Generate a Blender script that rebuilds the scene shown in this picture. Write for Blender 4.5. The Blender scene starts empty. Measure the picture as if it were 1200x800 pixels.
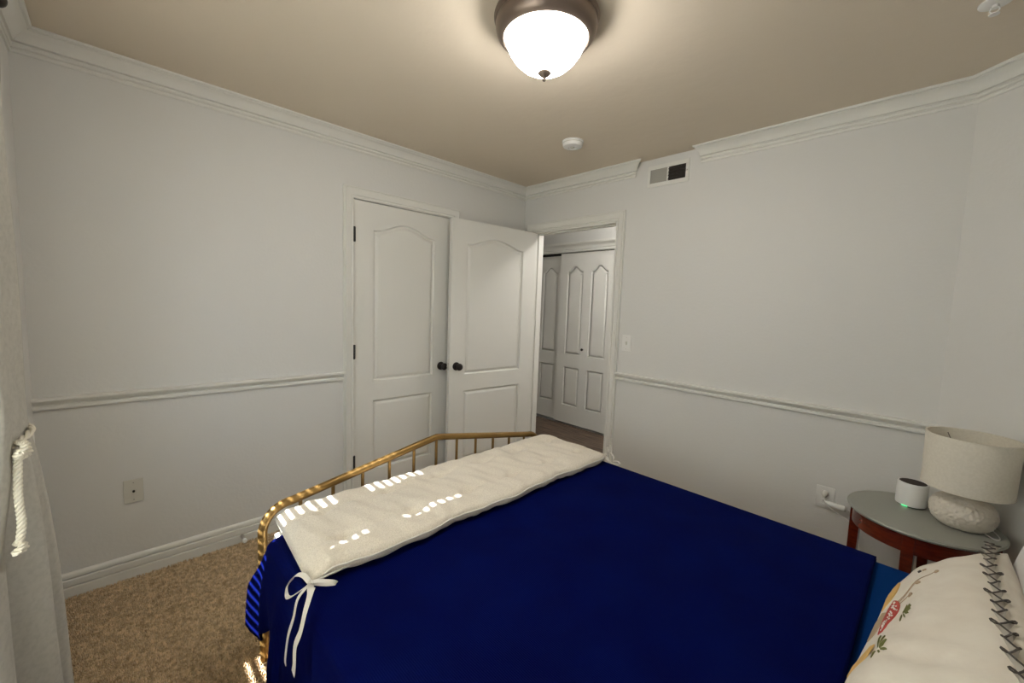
import bpy, bmesh, math, random
import numpy as np
from mathutils import Vector, Matrix
from math import sin, cos, pi, radians, sqrt, tan, atan2

random.seed(7)
SC = bpy.context.scene
COL = SC.collection

# ------------------------------------------------------------------ camera
F, YAW, PITCH, ROLL = 480.3158, 0.7984, -0.0899, 0.0365
CAM = Vector((2.6568, -2.695, 1.415))
_f = Vector((-sin(YAW) * cos(PITCH), cos(YAW) * cos(PITCH), sin(PITCH)))
_r = Vector((cos(YAW), sin(YAW), 0)); _u = _r.cross(_f)
_r2 = cos(ROLL) * _r + sin(ROLL) * _u; _u2 = -sin(ROLL) * _r + cos(ROLL) * _u
cd = bpy.data.cameras.new('camera'); cam = bpy.data.objects.new('camera', cd); COL.objects.link(cam)
cd.sensor_width = 36; cd.lens = F / 1200 * 36; cd.clip_start = .02
cam.matrix_world = Matrix(((_r2.x, _u2.x, -_f.x, CAM.x), (_r2.y, _u2.y, -_f.y, CAM.y),
                           (_r2.z, _u2.z, -_f.z, CAM.z), (0, 0, 0, 1)))
SC.camera = cam
# ------------------------------------------------------------------ world, sun, exposure
SC.view_settings.view_transform = 'Standard'; SC.view_settings.look = 'None'
SC.view_settings.gamma = 1; SC.view_settings.use_curve_mapping = False
SC.view_settings.exposure = 1.58
w = bpy.data.worlds.new('world'); SC.world = w; w.use_nodes = True
bg = w.node_tree.nodes['Background']; bg.inputs[0].default_value = (.62, .78, 1, 1); bg.inputs[1].default_value = 2.5
sl = bpy.data.lights.new('sun', 'SUN'); sun = bpy.data.objects.new('sun', sl); COL.objects.link(sun)
sl.energy = 14; sl.angle = radians(.5); sl.color = (1, .97, .92)
SUN_DIR = Vector((-.03, cos(radians(46)), -sin(radians(46)))).normalized()
sun.rotation_euler = SUN_DIR.to_track_quat('-Z', 'Y').to_euler()
sun.location = (1.2, -6, 4)
LAMP_E = 17.0       # ceiling lamp glass
HALL_E = 24.0

# ------------------------------------------------------------------ materials
def mat(name, col, rough=.6, metal=0, bump=None, var=None, spec=.5, sheen=0, bump_scale=100., coat=0, emit=None):
    """bump=(strength, distance, scale, detail)  var=(colour2, scale, detail, lo, hi)"""
    m = bpy.data.materials.new(name); m.use_nodes = True
    nt = m.node_tree; b = nt.nodes['Principled BSDF']
    b.inputs['Base Color'].default_value = (*col, 1); b.inputs['Roughness'].default_value = rough
    b.inputs['Metallic'].default_value = metal; b.inputs['Specular IOR Level'].default_value = spec
    if sheen: b.inputs['Sheen Weight'].default_value = sheen; b.inputs['Sheen Roughness'].default_value = .5
    if coat: b.inputs['Coat Weight'].default_value = coat; b.inputs['Coat Roughness'].default_value = .15
    tc = nt.nodes.new('ShaderNodeTexCoord')
    if var:
        n = nt.nodes.new('ShaderNodeTexNoise'); n.inputs['Scale'].default_value = var[1]; n.inputs['Detail'].default_value = var[2]
        r = nt.nodes.new('ShaderNodeValToRGB'); r.color_ramp.elements[0].position = var[3]; r.color_ramp.elements[1].position = var[4]
        r.color_ramp.elements[0].color = (*col, 1); r.color_ramp.elements[1].color = (*var[0], 1)
        if len(var) > 5:
            mp = nt.nodes.new('ShaderNodeMapping'); mp.inputs['Scale'].default_value = var[5]
            nt.links.new(tc.outputs['Object'], mp.inputs[0]); nt.links.new(mp.outputs[0], n.inputs[0])
        else: nt.links.new(tc.outputs['Object'], n.inputs[0])
        nt.links.new(n.outputs['Fac'], r.inputs[0]); nt.links.new(r.outputs[0], b.inputs['Base Color'])
    if bump:
        n2 = nt.nodes.new('ShaderNodeTexNoise'); n2.inputs['Scale'].default_value = bump[2]; n2.inputs['Detail'].default_value = bump[3]
        bp = nt.nodes.new('ShaderNodeBump'); bp.inputs['Strength'].default_value = bump[0]; bp.inputs['Distance'].default_value = bump[1]
        nt.links.new(tc.outputs['Object'], n2.inputs[0]); nt.links.new(n2.outputs['Fac'], bp.inputs['Height'])
        nt.links.new(bp.outputs[0], b.inputs['Normal'])
    if emit:
        b.inputs['Emission Color'].default_value = (*emit[0], 1); b.inputs['Emission Strength'].default_value = emit[1]
    return m

def weave(m, scale, strength, dist=.0006):
    """add a woven bump of two crossed wave textures"""
    nt = m.node_tree; b = nt.nodes['Principled BSDF']; tc = nt.nodes.new('ShaderNodeTexCoord')
    outs = []
    for d in ('X', 'Y'):
        wv = nt.nodes.new('ShaderNodeTexWave'); wv.bands_direction = d; wv.inputs['Scale'].default_value = scale
        wv.inputs['Distortion'].default_value = 1.5; wv.inputs['Detail'].default_value = 2
        nt.links.new(tc.outputs['Object'], wv.inputs[0]); outs.append(wv.outputs['Fac'])
    a = nt.nodes.new('ShaderNodeMath'); a.operation = 'ADD'
    nt.links.new(outs[0], a.inputs[0]); nt.links.new(outs[1], a.inputs[1])
    bp = nt.nodes.new('ShaderNodeBump'); bp.inputs['Strength'].default_value = strength; bp.inputs['Distance'].default_value = dist
    nt.links.new(a.outputs[0], bp.inputs['Height'])
    old = b.inputs['Normal'].links
    if old: nt.links.new(old[0].from_socket, bp.inputs['Normal'])
    nt.links.new(bp.outputs[0], b.inputs['Normal'])
    return m

M = {}
M['wall'] = mat('wall_paint', (.70, .692, .66), .62, bump=(.25, .004, 60, 3))
M['trim'] = mat('trim_paint', (.76, .75, .70), .42)
M['door'] = mat('door_paint', (.74, .73, .68), .42, bump=(.08, .001, 250, 2))
M['ceiling'] = mat('ceiling_paint', (.71, .62, .50), .85, bump=(.35, .006, 14, 4))
M['hall_ceiling'] = mat('hall_ceiling_paint', (.72, .71, .68), .8, bump=(.5, .006, 30, 4))
M['carpet'] = mat('carpet_yarn', (.36, .235, .11), .95, var=((.88, .67, .41), 55, 5, .32, .68), sheen=.3)
M['carpet_base'] = mat('carpet_backing', (.26, .165, .08), .95, var=((.60, .44, .27), 90, 5, .35, .65))
M['brass'] = mat('brushed_brass', (.30, .185, .060), .36, .7, var=((.24, .145, .045), 8, 3, .4, .7))
M['black'] = mat('dark_bronze', (.025, .02, .018), .28, .6)
M['hinge'] = mat('black_hinge', (.02, .02, .02), .5, .3)
M['navy'] = weave(mat('navy_cotton', (.0004, .0022, .050), .9, var=((.0005, .0038, .066), 6, 3, .35, .7), spec=.04), 60, .35, .0012)
M['blue'] = weave(mat('blue_cotton', (.001, .034, .17), .9, spec=.06), 90, .3, .001)
M['linen'] = weave(mat('oat_linen', (.80, .74, .63), .9, var=((.66, .60, .50), 240, 4, .40, .66), sheen=.2, bump=(.35, .004, 90, 4), spec=.2), 150, .25, .0006)
M['linen_plain'] = mat('cream_cotton_tape', (.72, .69, .63), .9, sheen=.2, spec=.2)
M['curtain'] = weave(mat('curtain_canvas', (.50, .485, .43), .9, var=((.45, .435, .385), 90, 3, .4, .65), spec=.2), 300, .12, .0006)
M['rope'] = mat('cotton_rope', (.72, .68, .57), .9, bump=(.4, .002, 220, 2), spec=.2)
M['pillow'] = weave(mat('cream_pillow_cotton', (.74, .69, .60), .9, var=((.69, .63, .54), 14, 3, .4, .65), bump=(.4, .012, 9, 3), spec=.2), 150, .12, .0005)
M['white_cotton'] = mat('white_cotton', (.82, .81, .79), .9, bump=(.3, .01, 8, 3), spec=.2)
M['cherry'] = mat('cherry_wood', (.085, .008, .003), .25, var=((.17, .020, .006), 7, 5, .35, .7, (3, 3, 14)), coat=.4)
M['greytop'] = mat('grey_painted_top', (.30, .305, .265), .38)
M['white_plastic'] = mat('white_plastic', (.80, .79, .76), .35)
M['ivory_plastic'] = mat('ivory_plastic', (.62, .60, .53), .4)
M['dark'] = mat('dark_slot', (.015, .014, .012), .7)
M['duct'] = mat('duct_dark', (.035, .028, .022), .7)
M['damper'] = mat('grey_damper', (.36, .35, .31), .5)
M['shade'] = weave(mat('shade_linen', (.80, .75, .64), .9, spec=.2, var=((.76, .71, .60), 120, 3, .4, .6)), 170, .08, .0005)
M['ceramic'] = mat('pebbled_ceramic', (.74, .68, .58), .42, bump=(.5, .003, 90, 2))
nt = M['ceramic'].node_tree; vo = nt.nodes.new('ShaderNodeTexVoronoi'); vo.inputs['Scale'].default_value = 75; vo.feature = 'SMOOTH_F1'
tc = nt.nodes.new('ShaderNodeTexCoord'); nt.links.new(tc.outputs['Object'], vo.inputs['Vector'])
bp = nt.nodes.new('ShaderNodeBump'); bp.invert = True; bp.inputs['Strength'].default_value = .9; bp.inputs['Distance'].default_value = .006
nt.links.new(vo.outputs['Distance'], bp.inputs['Height']); nt.links.new(bp.outputs[0], nt.nodes['Principled BSDF'].inputs['Normal'])
M['pewter'] = mat('brushed_pewter', (.20, .155, .125), .38, .75)
M['chrome'] = mat('steel', (.6, .58, .55), .3, .9)
M['fabric_dark'] = mat('speaker_cloth', (.035, .022, .015), .8)
M['wood_floor'] = mat('dark_oak', (.030, .018, .012), .5, var=((.20, .135, .09), 4, 6, .34, .66, (1.0, 16, 1)))
M['red'] = mat('red_thread', (.42, .055, .04), .85); M['white_t'] = mat('white_thread', (.82, .8, .74), .85)
M['ochre'] = mat('ochre_thread', (.66, .42, .14), .85); M['olive'] = mat('olive_thread', (.16, .17, .05), .85)
M['tan_t'] = mat('tan_thread', (.42, .31, .20), .85); M['grey_t'] = mat('grey_thread', (.07, .06, .05), .85)
M['ruffle'] = mat('grey_ruffle_cotton', (.52, .48, .42), .9)
M['glow'] = mat('frosted_lamp_glass', (.9, .88, .84), .3, emit=((1, .96, .90), LAMP_E))
M['hall_glow'] = mat('hall_lamp_glass', (.9, .88, .84), .3, emit=((1, .96, .92), HALL_E))
M['green_led'] = mat('green_led', (.1, .6, .3), .4, emit=((.1, 1, .35), .45))
g = bpy.data.materials.new('window_glass'); g.use_nodes = True; nt = g.node_tree; nt.nodes.clear()
o_ = nt.nodes.new('ShaderNodeOutputMaterial'); mx = nt.nodes.new('ShaderNodeMixShader'); mx.inputs[0].default_value = .06
t_ = nt.nodes.new('ShaderNodeBsdfTransparent'); gl = nt.nodes.new('ShaderNodeBsdfGlossy'); gl.inputs['Roughness'].default_value = .02
nt.links.new(t_.outputs[0], mx.inputs[1]); nt.links.new(gl.outputs[0], mx.inputs[2]); nt.links.new(mx.outputs[0], o_.inputs[0])
M['glass'] = g
def translucent(name, col, amt):
    m = bpy.data.materials.new(name); m.use_nodes = True; nt = m.node_tree; nt.nodes.clear()
    o = nt.nodes.new('ShaderNodeOutputMaterial'); mx = nt.nodes.new('ShaderNodeMixShader'); mx.inputs[0].default_value = amt
    d = nt.nodes.new('ShaderNodeBsdfDiffuse'); t = nt.nodes.new('ShaderNodeBsdfTranslucent')
    d.inputs[0].default_value = (*col, 1); t.inputs[0].default_value = (*col, 1)
    nt.links.new(d.outputs[0], mx.inputs[1]); nt.links.new(t.outputs[0], mx.inputs[2]); nt.links.new(mx.outputs[0], o.inputs[0]); return m
M['slat'] = translucent('translucent_vinyl', (.88, .86, .80), .45)

# ------------------------------------------------------------------ helpers
def obj(name, bm, m, parent=None, smooth=False, angle=None):
    me = bpy.data.meshes.new(name); 
    bmesh.ops.recalc_face_normals(bm, faces=bm.faces)
    bm.to_mesh(me); bm.free()
    ms = m if isinstance(m, (list, tuple)) else [m]
    for x in ms: me.materials.append(M[x])
    if smooth:
        me.polygons.foreach_set('use_smooth', [True] * len(me.polygons))
        me.set_sharp_from_angle(angle=radians(angle or 40))
    o = bpy.data.objects.new(name, me); COL.objects.link(o)
    if parent: o.parent = parent; o.matrix_parent_inverse = Matrix.Identity(4)
    return o
def tag(o, label=None, cat=None, group=None, kind=None):
    if label: o['label'] = label
    if cat: o['category'] = cat
    if group: o['group'] = group
    if kind: o['kind'] = kind
    return o
def empty(name, loc=(0, 0, 0), rz=0, label=None, cat=None, group=None, kind=None):
    o = bpy.data.objects.new(name, None); COL.objects.link(o); o.location = loc; o.rotation_euler = (0, 0, rz)
    o.empty_display_size = .05
    return tag(o, label, cat, group, kind)
def rebase(root):
    """children were built in world coordinates: bring them into the root's frame"""
    bpy.context.view_layer.update()
    inv = root.matrix_world.inverted()
    for c in root.children:
        c.data.transform(inv @ Matrix.Identity(4)) if c.type == 'MESH' else None
        for k in c.children:
            if k.type == 'MESH': k.data.transform(inv)
def bx(bm, a, b, bev=0):
    a, b = [min(p, q) for p, q in zip(a, b)], [max(p, q) for p, q in zip(a, b)]
    r = bmesh.ops.create_cube(bm, size=1)
    for v in r['verts']:
        v.co = Vector([a[i] + (v.co[i] + .5) * (b[i] - a[i]) for i in range(3)])
    if bev:
        es = list({e for v in r['verts'] for e in v.link_edges})
        bmesh.ops.bevel(bm, geom=es, offset=bev, segments=2, affect='EDGES', profile=.6)
    return bm
def box(a, b, bev=0): return bx(bmesh.new(), a, b, bev)
def loft(bm, rings, closed=True, cap=True):
    vs = [[bm.verts.new(p) for p in r] for r in rings]
    n = len(vs[0])
    for i in range(len(vs) - 1):
        for j in range(n if closed else n - 1):
            k = (j + 1) % n
            bm.faces.new((vs[i][j], vs[i][k], vs[i + 1][k], vs[i + 1][j]))
    if cap and closed:
        bm.faces.new(vs[0]); bm.faces.new(vs[-1][::-1])
    return vs
def lathe(bm, prof, c=(0, 0, 0), n=40, axis='z', cap=True, sgn=1):
    rings = []
    for r, h in prof:
        r = max(r, 1e-4); ring = []
        for i in range(n):
            a = 2 * pi * i / n
            if axis == 'z': p = (c[0] + r * cos(a), c[1] + r * sin(a), c[2] + h)
            elif axis == 'x': p = (c[0] + sgn * h, c[1] + r * cos(a), c[2] + r * sin(a))
            else: p = (c[0] + r * cos(a), c[1] + sgn * h, c[2] + r * sin(a))
            ring.append(p)
        rings.append(ring)
    loft(bm, rings, True, cap); return bm
def frames(pts):
    pts = [Vector(p) for p in pts]; ts = []
    for i in range(len(pts)):
        a = pts[max(0, i - 1)]; b = pts[min(len(pts) - 1, i + 1)]; ts.append((b - a).normalized())
    up = Vector((0, 0, 1)) if abs(ts[0].z) < .9 else Vector((1, 0, 0))
    n = (up - ts[0] * up.dot(ts[0])).normalized(); out = []
    for p, t in zip(pts, ts):
        n = (n - t * n.dot(t)).normalized(); out.append((p, t, n, t.cross(n)))
    return out
def tube(bm, pts, r, n=10, cap=True):
    rings = []
    fr = frames(pts)
    for i, (p, t, a, b) in enumerate(fr):
        rr = r[i] if isinstance(r, (list, tuple)) else r
        rings.append([p + rr * (cos(2 * pi * k / n) * a + sin(2 * pi * k / n) * b) for k in range(n)])
    loft(bm, rings, True, cap); return bm
def smooth_path(pts, k=8):
    """Catmull-Rom"""
    P = [Vector(p) for p in pts]; P = [2 * P[0] - P[1]] + P + [2 * P[-1] - P[-2]]; out = []
    for i in range(1, len(P) - 2):
        for j in range(k):
            t = j / k; a, b, c, d = P[i - 1], P[i], P[i + 1], P[i + 2]
            out.append(.5 * ((2 * b) + (c - a) * t + (2 * a - 5 * b + 4 * c - d) * t * t + (-a + 3 * b - 3 * c + d) * t ** 3))
    out.append(P[-2]); return out
def tape(bm, pts, width, thick, side):
    """flat ribbon along pts; side = widthwise vector or function"""
    rings = []
    fr = frames(pts)
    for i, (p, t, a, b) in enumerate(fr):
        s = side(i / (len(fr) - 1)) if callable(side) else Vector(side)
        s = (s - t * s.dot(t)).normalized(); nn = t.cross(s)
        rings.append([p + s * width / 2 + nn * thick / 2, p - s * width / 2 + nn * thick / 2,
                      p - s * width / 2 - nn * thick / 2, p + s * width / 2 - nn * thick / 2])
    loft(bm, rings); return bm
def sweep(path, prof, normal_side, ends=None):
    """mitred moulding: path = xy points on the wall face, prof = (out, z) closed polygon, out to the left of the path"""
    bm = bmesh.new(); P = [Vector((*p, 0)) for p in path]; rings = []
    for i, p in enumerate(P):
        d0 = (P[i] - P[i - 1]).normalized() if i > 0 else None
        d1 = (P[i + 1] - P[i]).normalized() if i < len(P) - 1 else None
        if d0 and d1:
            n0 = Vector((-d0.y, d0.x, 0)); n1 = Vector((-d1.y, d1.x, 0)); m = (n0 + n1); m = m / (1 + n0.dot(n1))
        else:
            d = d0 or d1; m = Vector((-d.y, d.x, 0))
            if ends and ends[0 if d1 else 1]: m = m + d * ends[0 if d1 else 1]
        m = m * normal_side
        rings.append([p + m * o + Vector((0, 0, z)) for o, z in prof])
    loft(bm, rings); return bm

# ------------------------------------------------------------------ room shell
H = 2.44; T = .115
YW = -2.96          # window wall face
DX0, DX1, DH = .121, .962, 2.058         # bedroom doorway
CY0, CY1, CH = -1.568, -.802, 2.060      # closet doorway on the left wall
AX = Vector((.774, -.633, 0)).normalized(); A0 = Vector((2.702, 0, 0)); XR = 3.25
A1 = A0 + AX * ((XR - A0.x) / AX.x)
def struct(o): return tag(o, kind='structure')

floor = struct(obj('floor', box((-.7, YW - T, -.05), (XR + T, .02, 0)), 'carpet_base'))
struct(obj('ceiling', box((-.7, YW - T, H), (XR + T, T, H + .05)), 'ceiling'))
b = bmesh.new()
bx(b, (-T, YW - T, 0), (0, CY0, H)); bx(b, (-T, CY1, 0), (0, T, H)); bx(b, (-T, CY0, CH), (0, CY1, H))
struct(obj('wall_left', b, 'wall'))
b = bmesh.new()
bx(b, (0, 0, 0), (DX0, T, H)); bx(b, (DX1, 0, 0), (A0.x + .02, T, H)); bx(b, (DX0, 0, DH), (DX1, T, H))
struct(obj('wall_far', b, 'wall'))
b = bmesh.new(); n = Vector((-AX.y, AX.x, 0))
ring = [A0, A1, A1 + n * T + AX * .1, A0 + n * T]
loft(b, [[p for p in ring], [p + Vector((0, 0, H)) for p in ring]]); struct(obj('wall_angled', b, 'wall'))
struct(obj('wall_right', box((XR, YW - T, 0), (XR + T, A1.y + .02, H)), 'wall'))
WX0, WX1, WZ0, WZ1 = .932, 2.35, .575, 2.08
b = bmesh.new()
bx(b, (0, YW - T, 0), (WX0, YW, H)); bx(b, (WX1, YW - T, 0), (XR, YW, H))
bx(b, (WX0, YW - T, 0), (WX1, YW, WZ0)); bx(b, (WX0, YW - T, WZ1), (WX1, YW, H))
struct(obj('wall_window', b, 'wall'))
# closet behind the closet door
b = bmesh.new()
bx(b, (-.7, CY0 - .3, 0), (-.66, CY1 + .3, H)); bx(b, (-.66, CY0 - .3, 0), (-T, CY0 - .26, H)); bx(b, (-.66, CY1 + .26, 0), (-T, CY1 + .3, H))
struct(obj('wall_closet', b, 'wall'))

# crown moulding
pc = [(0, -.094), (.007, -.094), (.010, -.087), (.008, -.081), (.003, -.078), (.003, -.075), (.010, -.073), (.014, -.067), (.012, -.061), (.006, -.058), (.006, -.055),
      (.018, -.053), (.022, -.046), (.030, -.034), (.042, -.023), (.054, -.016), (.060, -.014), (.060, -.011), (.070, -.011), (.074, -.008), (.074, 0), (0, 0)]
pcz = [(o, z + H) for o, z in pc]
# path runs so that the room lies on the right-hand side -> normal_side -1
struct(obj('trim_1', sweep([(.9, YW), (0, YW), (0, 0), (1.085, 0)], pcz, -1, (0, -1.05)), 'trim', smooth=True, angle=30))
struct(obj('trim_2', sweep([(1.546, 0), (A0.x, 0), (A1.x, A1.y), (XR, YW), (.9, YW)], pcz, -1, (.5, 0)), 'trim', smooth=True, angle=30))
# chair rail
R0 = .884
pr = [(0, R0), (.012, R0), (.016, R0 + .005), (.016, R0 + .014), (.012, R0 + .018), (.005, R0 + .020), (.006, R0 + .024), (.016, R0 + .030),
      (.024, R0 + .037), (.027, R0 + .042), (.031, R0 + .044), (.031, R0 + .053), (.028, R0 + .055), (0, R0 + .055)]
CW = .068       # casing width
struct(obj('trim_3', sweep([(0, YW), (0, CY0 - CW)], pr, -1), 'trim', smooth=True, angle=30))
struct(obj('trim_4', sweep([(DX1 + CW, 0), (A0.x, 0), (A1.x, A1.y), (XR, YW)], pr, -1), 'trim', smooth=True, angle=30))
# baseboards
pb = [(0, 0), (.017, 0), (.017, .050), (.014, .053), (.009, .054), (.009, .058), (.017, .060), (.016, .086), (.013, .089), (.006, .090), (.006, .096),
      (.014, .098), (.014, .108), (.010, .116), (.004, .120), (0, .120)]
struct(obj('baseboard_left', sweep([(0, YW), (0, CY0 - CW)], pb, -1), 'trim', smooth=True, angle=30))
struct(obj('baseboard_corner', sweep([(0, CY1 + CW), (0, 0), (DX0 - CW, 0)], pb, -1), 'trim', smooth=True, angle=30))
struct(obj('baseboard_far', sweep([(DX1 + CW, 0), (A0.x, 0), (A1.x, A1.y), (XR, YW)], pb, -1), 'trim', smooth=True, angle=30))
struct(obj('baseboard_window', sweep([(XR, YW), (0, YW)], pb, -1), 'trim', smooth=True, angle=30))

# door casings: profile (across, out) swept round the opening as a mitred arch
def casing(name, mp, a0, a1, top):
    prof = [(0, 0), (0, .009), (.005, .012), (.010, .011), (.012, .006), (.016, .006), (.018, .011), (.034, .014), (.044, .020), (.054, .022), (.057, .015),
            (.060, .015), (.061, .019), (.066, .019), (CW, .014), (CW, 0)]
    bm = bmesh.new(); rings = []
    for (a, z, da, dz) in ((a0, 0, -1, 0), (a0, top, -1, 1), (a1, top, 1, 1), (a1, 0, 1, 0)):
        rings.append([mp(a + da * x, z + dz * x, o) for x, o in prof])
    loft(bm, rings)
    return struct(obj(name, bm, 'trim', smooth=True, angle=30))
casing('trim_5', lambda a, z, o: (o, a, z), CY0, CY1, CH)
casing('trim_6', lambda a, z, o: (a, -o, z), DX0, DX1, DH)
casing('trim_7', lambda a, z, o: (a, T + o, z), DX0, DX1, DH)
# jambs (thin lining of the doorways with a stop)
b = bmesh.new()
j = .012
bx(b, (DX0 - .001, -.001, 0), (DX0 + j, T + .001, DH)); bx(b, (DX1 - j, -.001, 0), (DX1 + .001, T + .001, DH)); bx(b, (DX0, -.001, DH - j), (DX1, T + .001, DH + .001))
bx(b, (DX0 + j, .045, 0), (DX0 + j + .01, .08, DH - j)); bx(b, (DX1 - j - .01, .045, 0), (DX1 - j, .08, DH - j)); bx(b, (DX0 + j, .045, DH - j - .01), (DX1 - j, .08, DH - j))
struct(obj('trim_8', b, 'trim'))
b = bmesh.new()
bx(b, (-T, CY0 - .001, 0), (.001, CY0 + .003, CH)); bx(b, (-T, CY1 - .003, 0), (.001, CY1 + .001, CH)); bx(b, (-T, CY0, CH - .003), (.001, CY1, CH + .001))
bx(b, (-.075, CY0, 0), (-.045, CY0 + .02, CH)); bx(b, (-.075, CY1 - .02, 0), (-.045, CY1, CH)); bx(b, (-.075, CY0, CH - .02), (-.045, CY1, CH))
struct(obj('trim_9', b, 'trim'))

# ------------------------------------------------------------------ moulded doors
def offset_poly(P, d):
    n = len(P); out = []
    for i in range(n):
        a, p, c = Vector(P[i - 1]), Vector(P[i]), Vector(P[(i + 1) % n])
        e0 = (p - a).normalized(); e1 = (c - p).normalized()
        n0 = Vector((-e0.y, e0.x)); n1 = Vector((-e1.y, e1.x)); m = (n0 + n1) / max(.3, 1 + n0.dot(n1))
        out.append(tuple(p + m * d))
    return out
def arch_panel(u0, u1, z0, z1, rise, kind='cos', n=26):
    """counter-clockwise outline, top rises by `rise` over the shoulders"""
    P = [(u0, z0), (u1, z0), (u1, z1)]
    if rise:
        for i in range(1, n):
            t = i / n; u = u1 + (u0 - u1) * t
            s = abs(2 * t - 1)
            if kind == 'cos': h = (.5 + .5 * cos(pi * min(1, s / .94))) ** .8 if s < .94 else 0
            else: h = 1 if s < .18 else max(0, 1 - ((s - .18) / .6)) ** 1.0
            P.append((u, z1 + rise * h))
    P.append((u0, z1)); return P
def make_door(name, w, h, th, panels, mp, knobs=(), back=True):
    """door in local (u along width, z up, o outward from front face). mp maps (u,z,o)->Vector. Returns structure root mesh"""
    bm = bmesh.new()
    def face(o):
        loops = [[(0, 0), (w, 0), (w, h), (0, h)]] + panels; es = []; first = None
        for L in loops:
            vs = [bm.verts.new(mp(u, z, o)) for u, z in L]
            if first is None: first = vs
            es += [bm.edges.new((vs[i], vs[(i + 1) % len(vs)])) for i in range(len(vs))]
        bmesh.ops.triangle_fill(bm, edges=es, use_beauty=True)
        return first
    f = face(0); k = face(-th)
    for i in range(4): bm.faces.new((f[i], f[(i + 1) % 4], k[(i + 1) % 4], k[i]))
    root = struct(obj(name, bm, 'door'))
    for P in panels:
        b2 = bmesh.new()
        for sgn, base in ((1, 0), (-1, -th)):
            rs = []
            for d, dep in ((0, 0), (.003, -.009), (.008, -.014), (.015, -.014), (.022, -.008), (.034, -.003), (.038, -.003)):
                Q = offset_poly(P, d); rs.append([mp(u, z, base + sgn * dep) for u, z in Q])
            vs = loft(b2, rs, True, False); b2.faces.new(vs[-1])
        obj('panel', b2, 'door', root, smooth=True, angle=25)
    return root
def knob(parent, mp, u, z, side=1, r=.027, m='black', name='door_knob'):
    """lathe along the door's outward normal"""
    prof = [(.032, 0), (.032, .004), (.026, .008), (.011, .012), (.010, .030), (.018, .036), (r, .046), (r * 1.02, .052), (r * .9, .060), (r * .5, .066), (.001, .067)]
    if r < .02: prof = [(r * .5, 0), (r * .45, .012), (r, .020), (r * .95, .026), (r * .5, .031), (.001, .032)]
    bm = bmesh.new(); rings = []
    c = mp(u, z, 0); ax = (mp(u, z, 1) - c) * side; uu = mp(u + 1, z, 0) - c; zz = mp(u, z + 1, 0) - c
    if side < 0: c = mp(u, z, -.035)
    for rr, hh in prof:
        rings.append([c + ax * hh + (uu * cos(2 * pi * i / 24) + zz * sin(2 * pi * i / 24)) * rr for i in range(24)])
    loft(bm, rings)
    return obj(name, bm, m, parent, smooth=True, angle=50)

# closet door (closed), hinged on its left edge, u runs along +y
cw = CY1 - CY0 - .008; chh = CH - .020
mpc = lambda u, z, o: Vector((-.008 + o, CY0 + .004 + u, .012 + z))
P1 = arch_panel(.138, cw - .138, .84, 1.863, .065); P2 = arch_panel(.138, cw - .138, .21, .705, 0)
d1 = make_door('door_1', cw, chh, .035, [P1, P2], mpc)
knob(d1, mpc, cw - .064, .905)
for hz in (1.83, 1.065, .31):
    b = bmesh.new(); bx(b, (-.006, CY0 - .004, hz - .045), (.005, CY0 + .014, hz + .045), .002)
    tube(b, [(.009, CY0 + .002, hz - .048), (.009, CY0 + .002, hz + .048)], .0075, 10); obj('hinge', b, 'hinge', d1)
# bedroom door, standing open into the room in front of the closet
hp = Vector((.168, -.022, .012)); fe = Vector((.106, -.868, .012))
du = (fe - hp).normalized(); dn = Vector((-du.y, du.x, 0))       # dn -> +x side
if dn.x < 0: dn = -dn
dw = (fe - hp).length; dh = 2.030
mpd = lambda u, z, o: hp + du * u + dn * o + Vector((0, 0, z))
P1 = arch_panel(.14, dw - .135, .842, 1.855, .06); P2 = arch_panel(.14, dw - .135, .15, .712, 0)
d2 = make_door('door_2', dw, dh, .035, [P1, P2], mpd)
knob(d2, mpd, dw - .060, .912); 
kb = knob(d2, mpd, dw - .060, .912, -1)
b = bmesh.new()
c0 = mpd(dw, .912, -.0175)
loft(b, [[c0 + dn * a_ * .011 + Vector((0, 0, b_ * .028)) + du * q for a_, b_ in ((-1, -1), (1, -1), (1, 1), (-1, 1))] for q in (0, .0015)])
bmesh.ops.create_icosphere(b, subdivisions=2, radius=.008, matrix=Matrix.Translation(c0 + du * .004)); obj('latch', b, 'chrome', d2)
for hz in (1.83, 1.0, .25):
    b = bmesh.new(); c0 = mpd(0, hz, -.037); tube(b, [c0 - Vector((0, 0, .045)), c0 + Vector((0, 0, .045))], .006, 10); obj('hinge', b, 'hinge', d2)

# ------------------------------------------------------------------ hallway beyond the doorway
HY = 1.15
root = floor_h = struct(obj('floor_hall', box((-1.5, .02, -.05), (1.9, HY + .7, -.012)), 'wood_floor'))
yy = .022; i = 0
while yy < HY + .06:
    x = -1.5 - random.random() * .9
    while x < 1.9:
        L = random.uniform(.75, 1.2); x2 = min(1.9, x + L); x1 = max(-1.5, x)
        if x2 - x1 > .02:
            dz = random.uniform(-.0006, .0006)
            obj('plank', box((x1 + .0008, yy + .0008, -.012), (x2 - .0008, yy + .1192, 0 + dz), .0012), 'wood_floor', floor_h)
        x += L
    yy += .12
struct(obj('wall_hall_back', (lambda bm: (bx(bm, (-1.5, HY - .0, 2.045), (1.9, HY + .115, H)), bx(bm, (.285, HY, 0), (1.9, HY + .115, 2.045)), bx(bm, (-1.5, HY, 0), (-1.33, HY + .115, 2.045)), bm)[-1])(bmesh.new()), 'wall'))
struct(obj('wall_hall_left', box((-1.6, T, 0), (-1.5, HY + .8, H)), 'wall'))
struct(obj('wall_hall_right', box((1.9, T, 0), (2.0, HY + .8, H)), 'wall'))
struct(obj('wall_hall_closet', box((-1.5, HY + .7, 0), (1.9, HY + .8, H)), 'wall'))
struct(obj('wall_hall_front', box((-1.5, T - .1, 0), (-T, T, H)), 'wall'))
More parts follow.
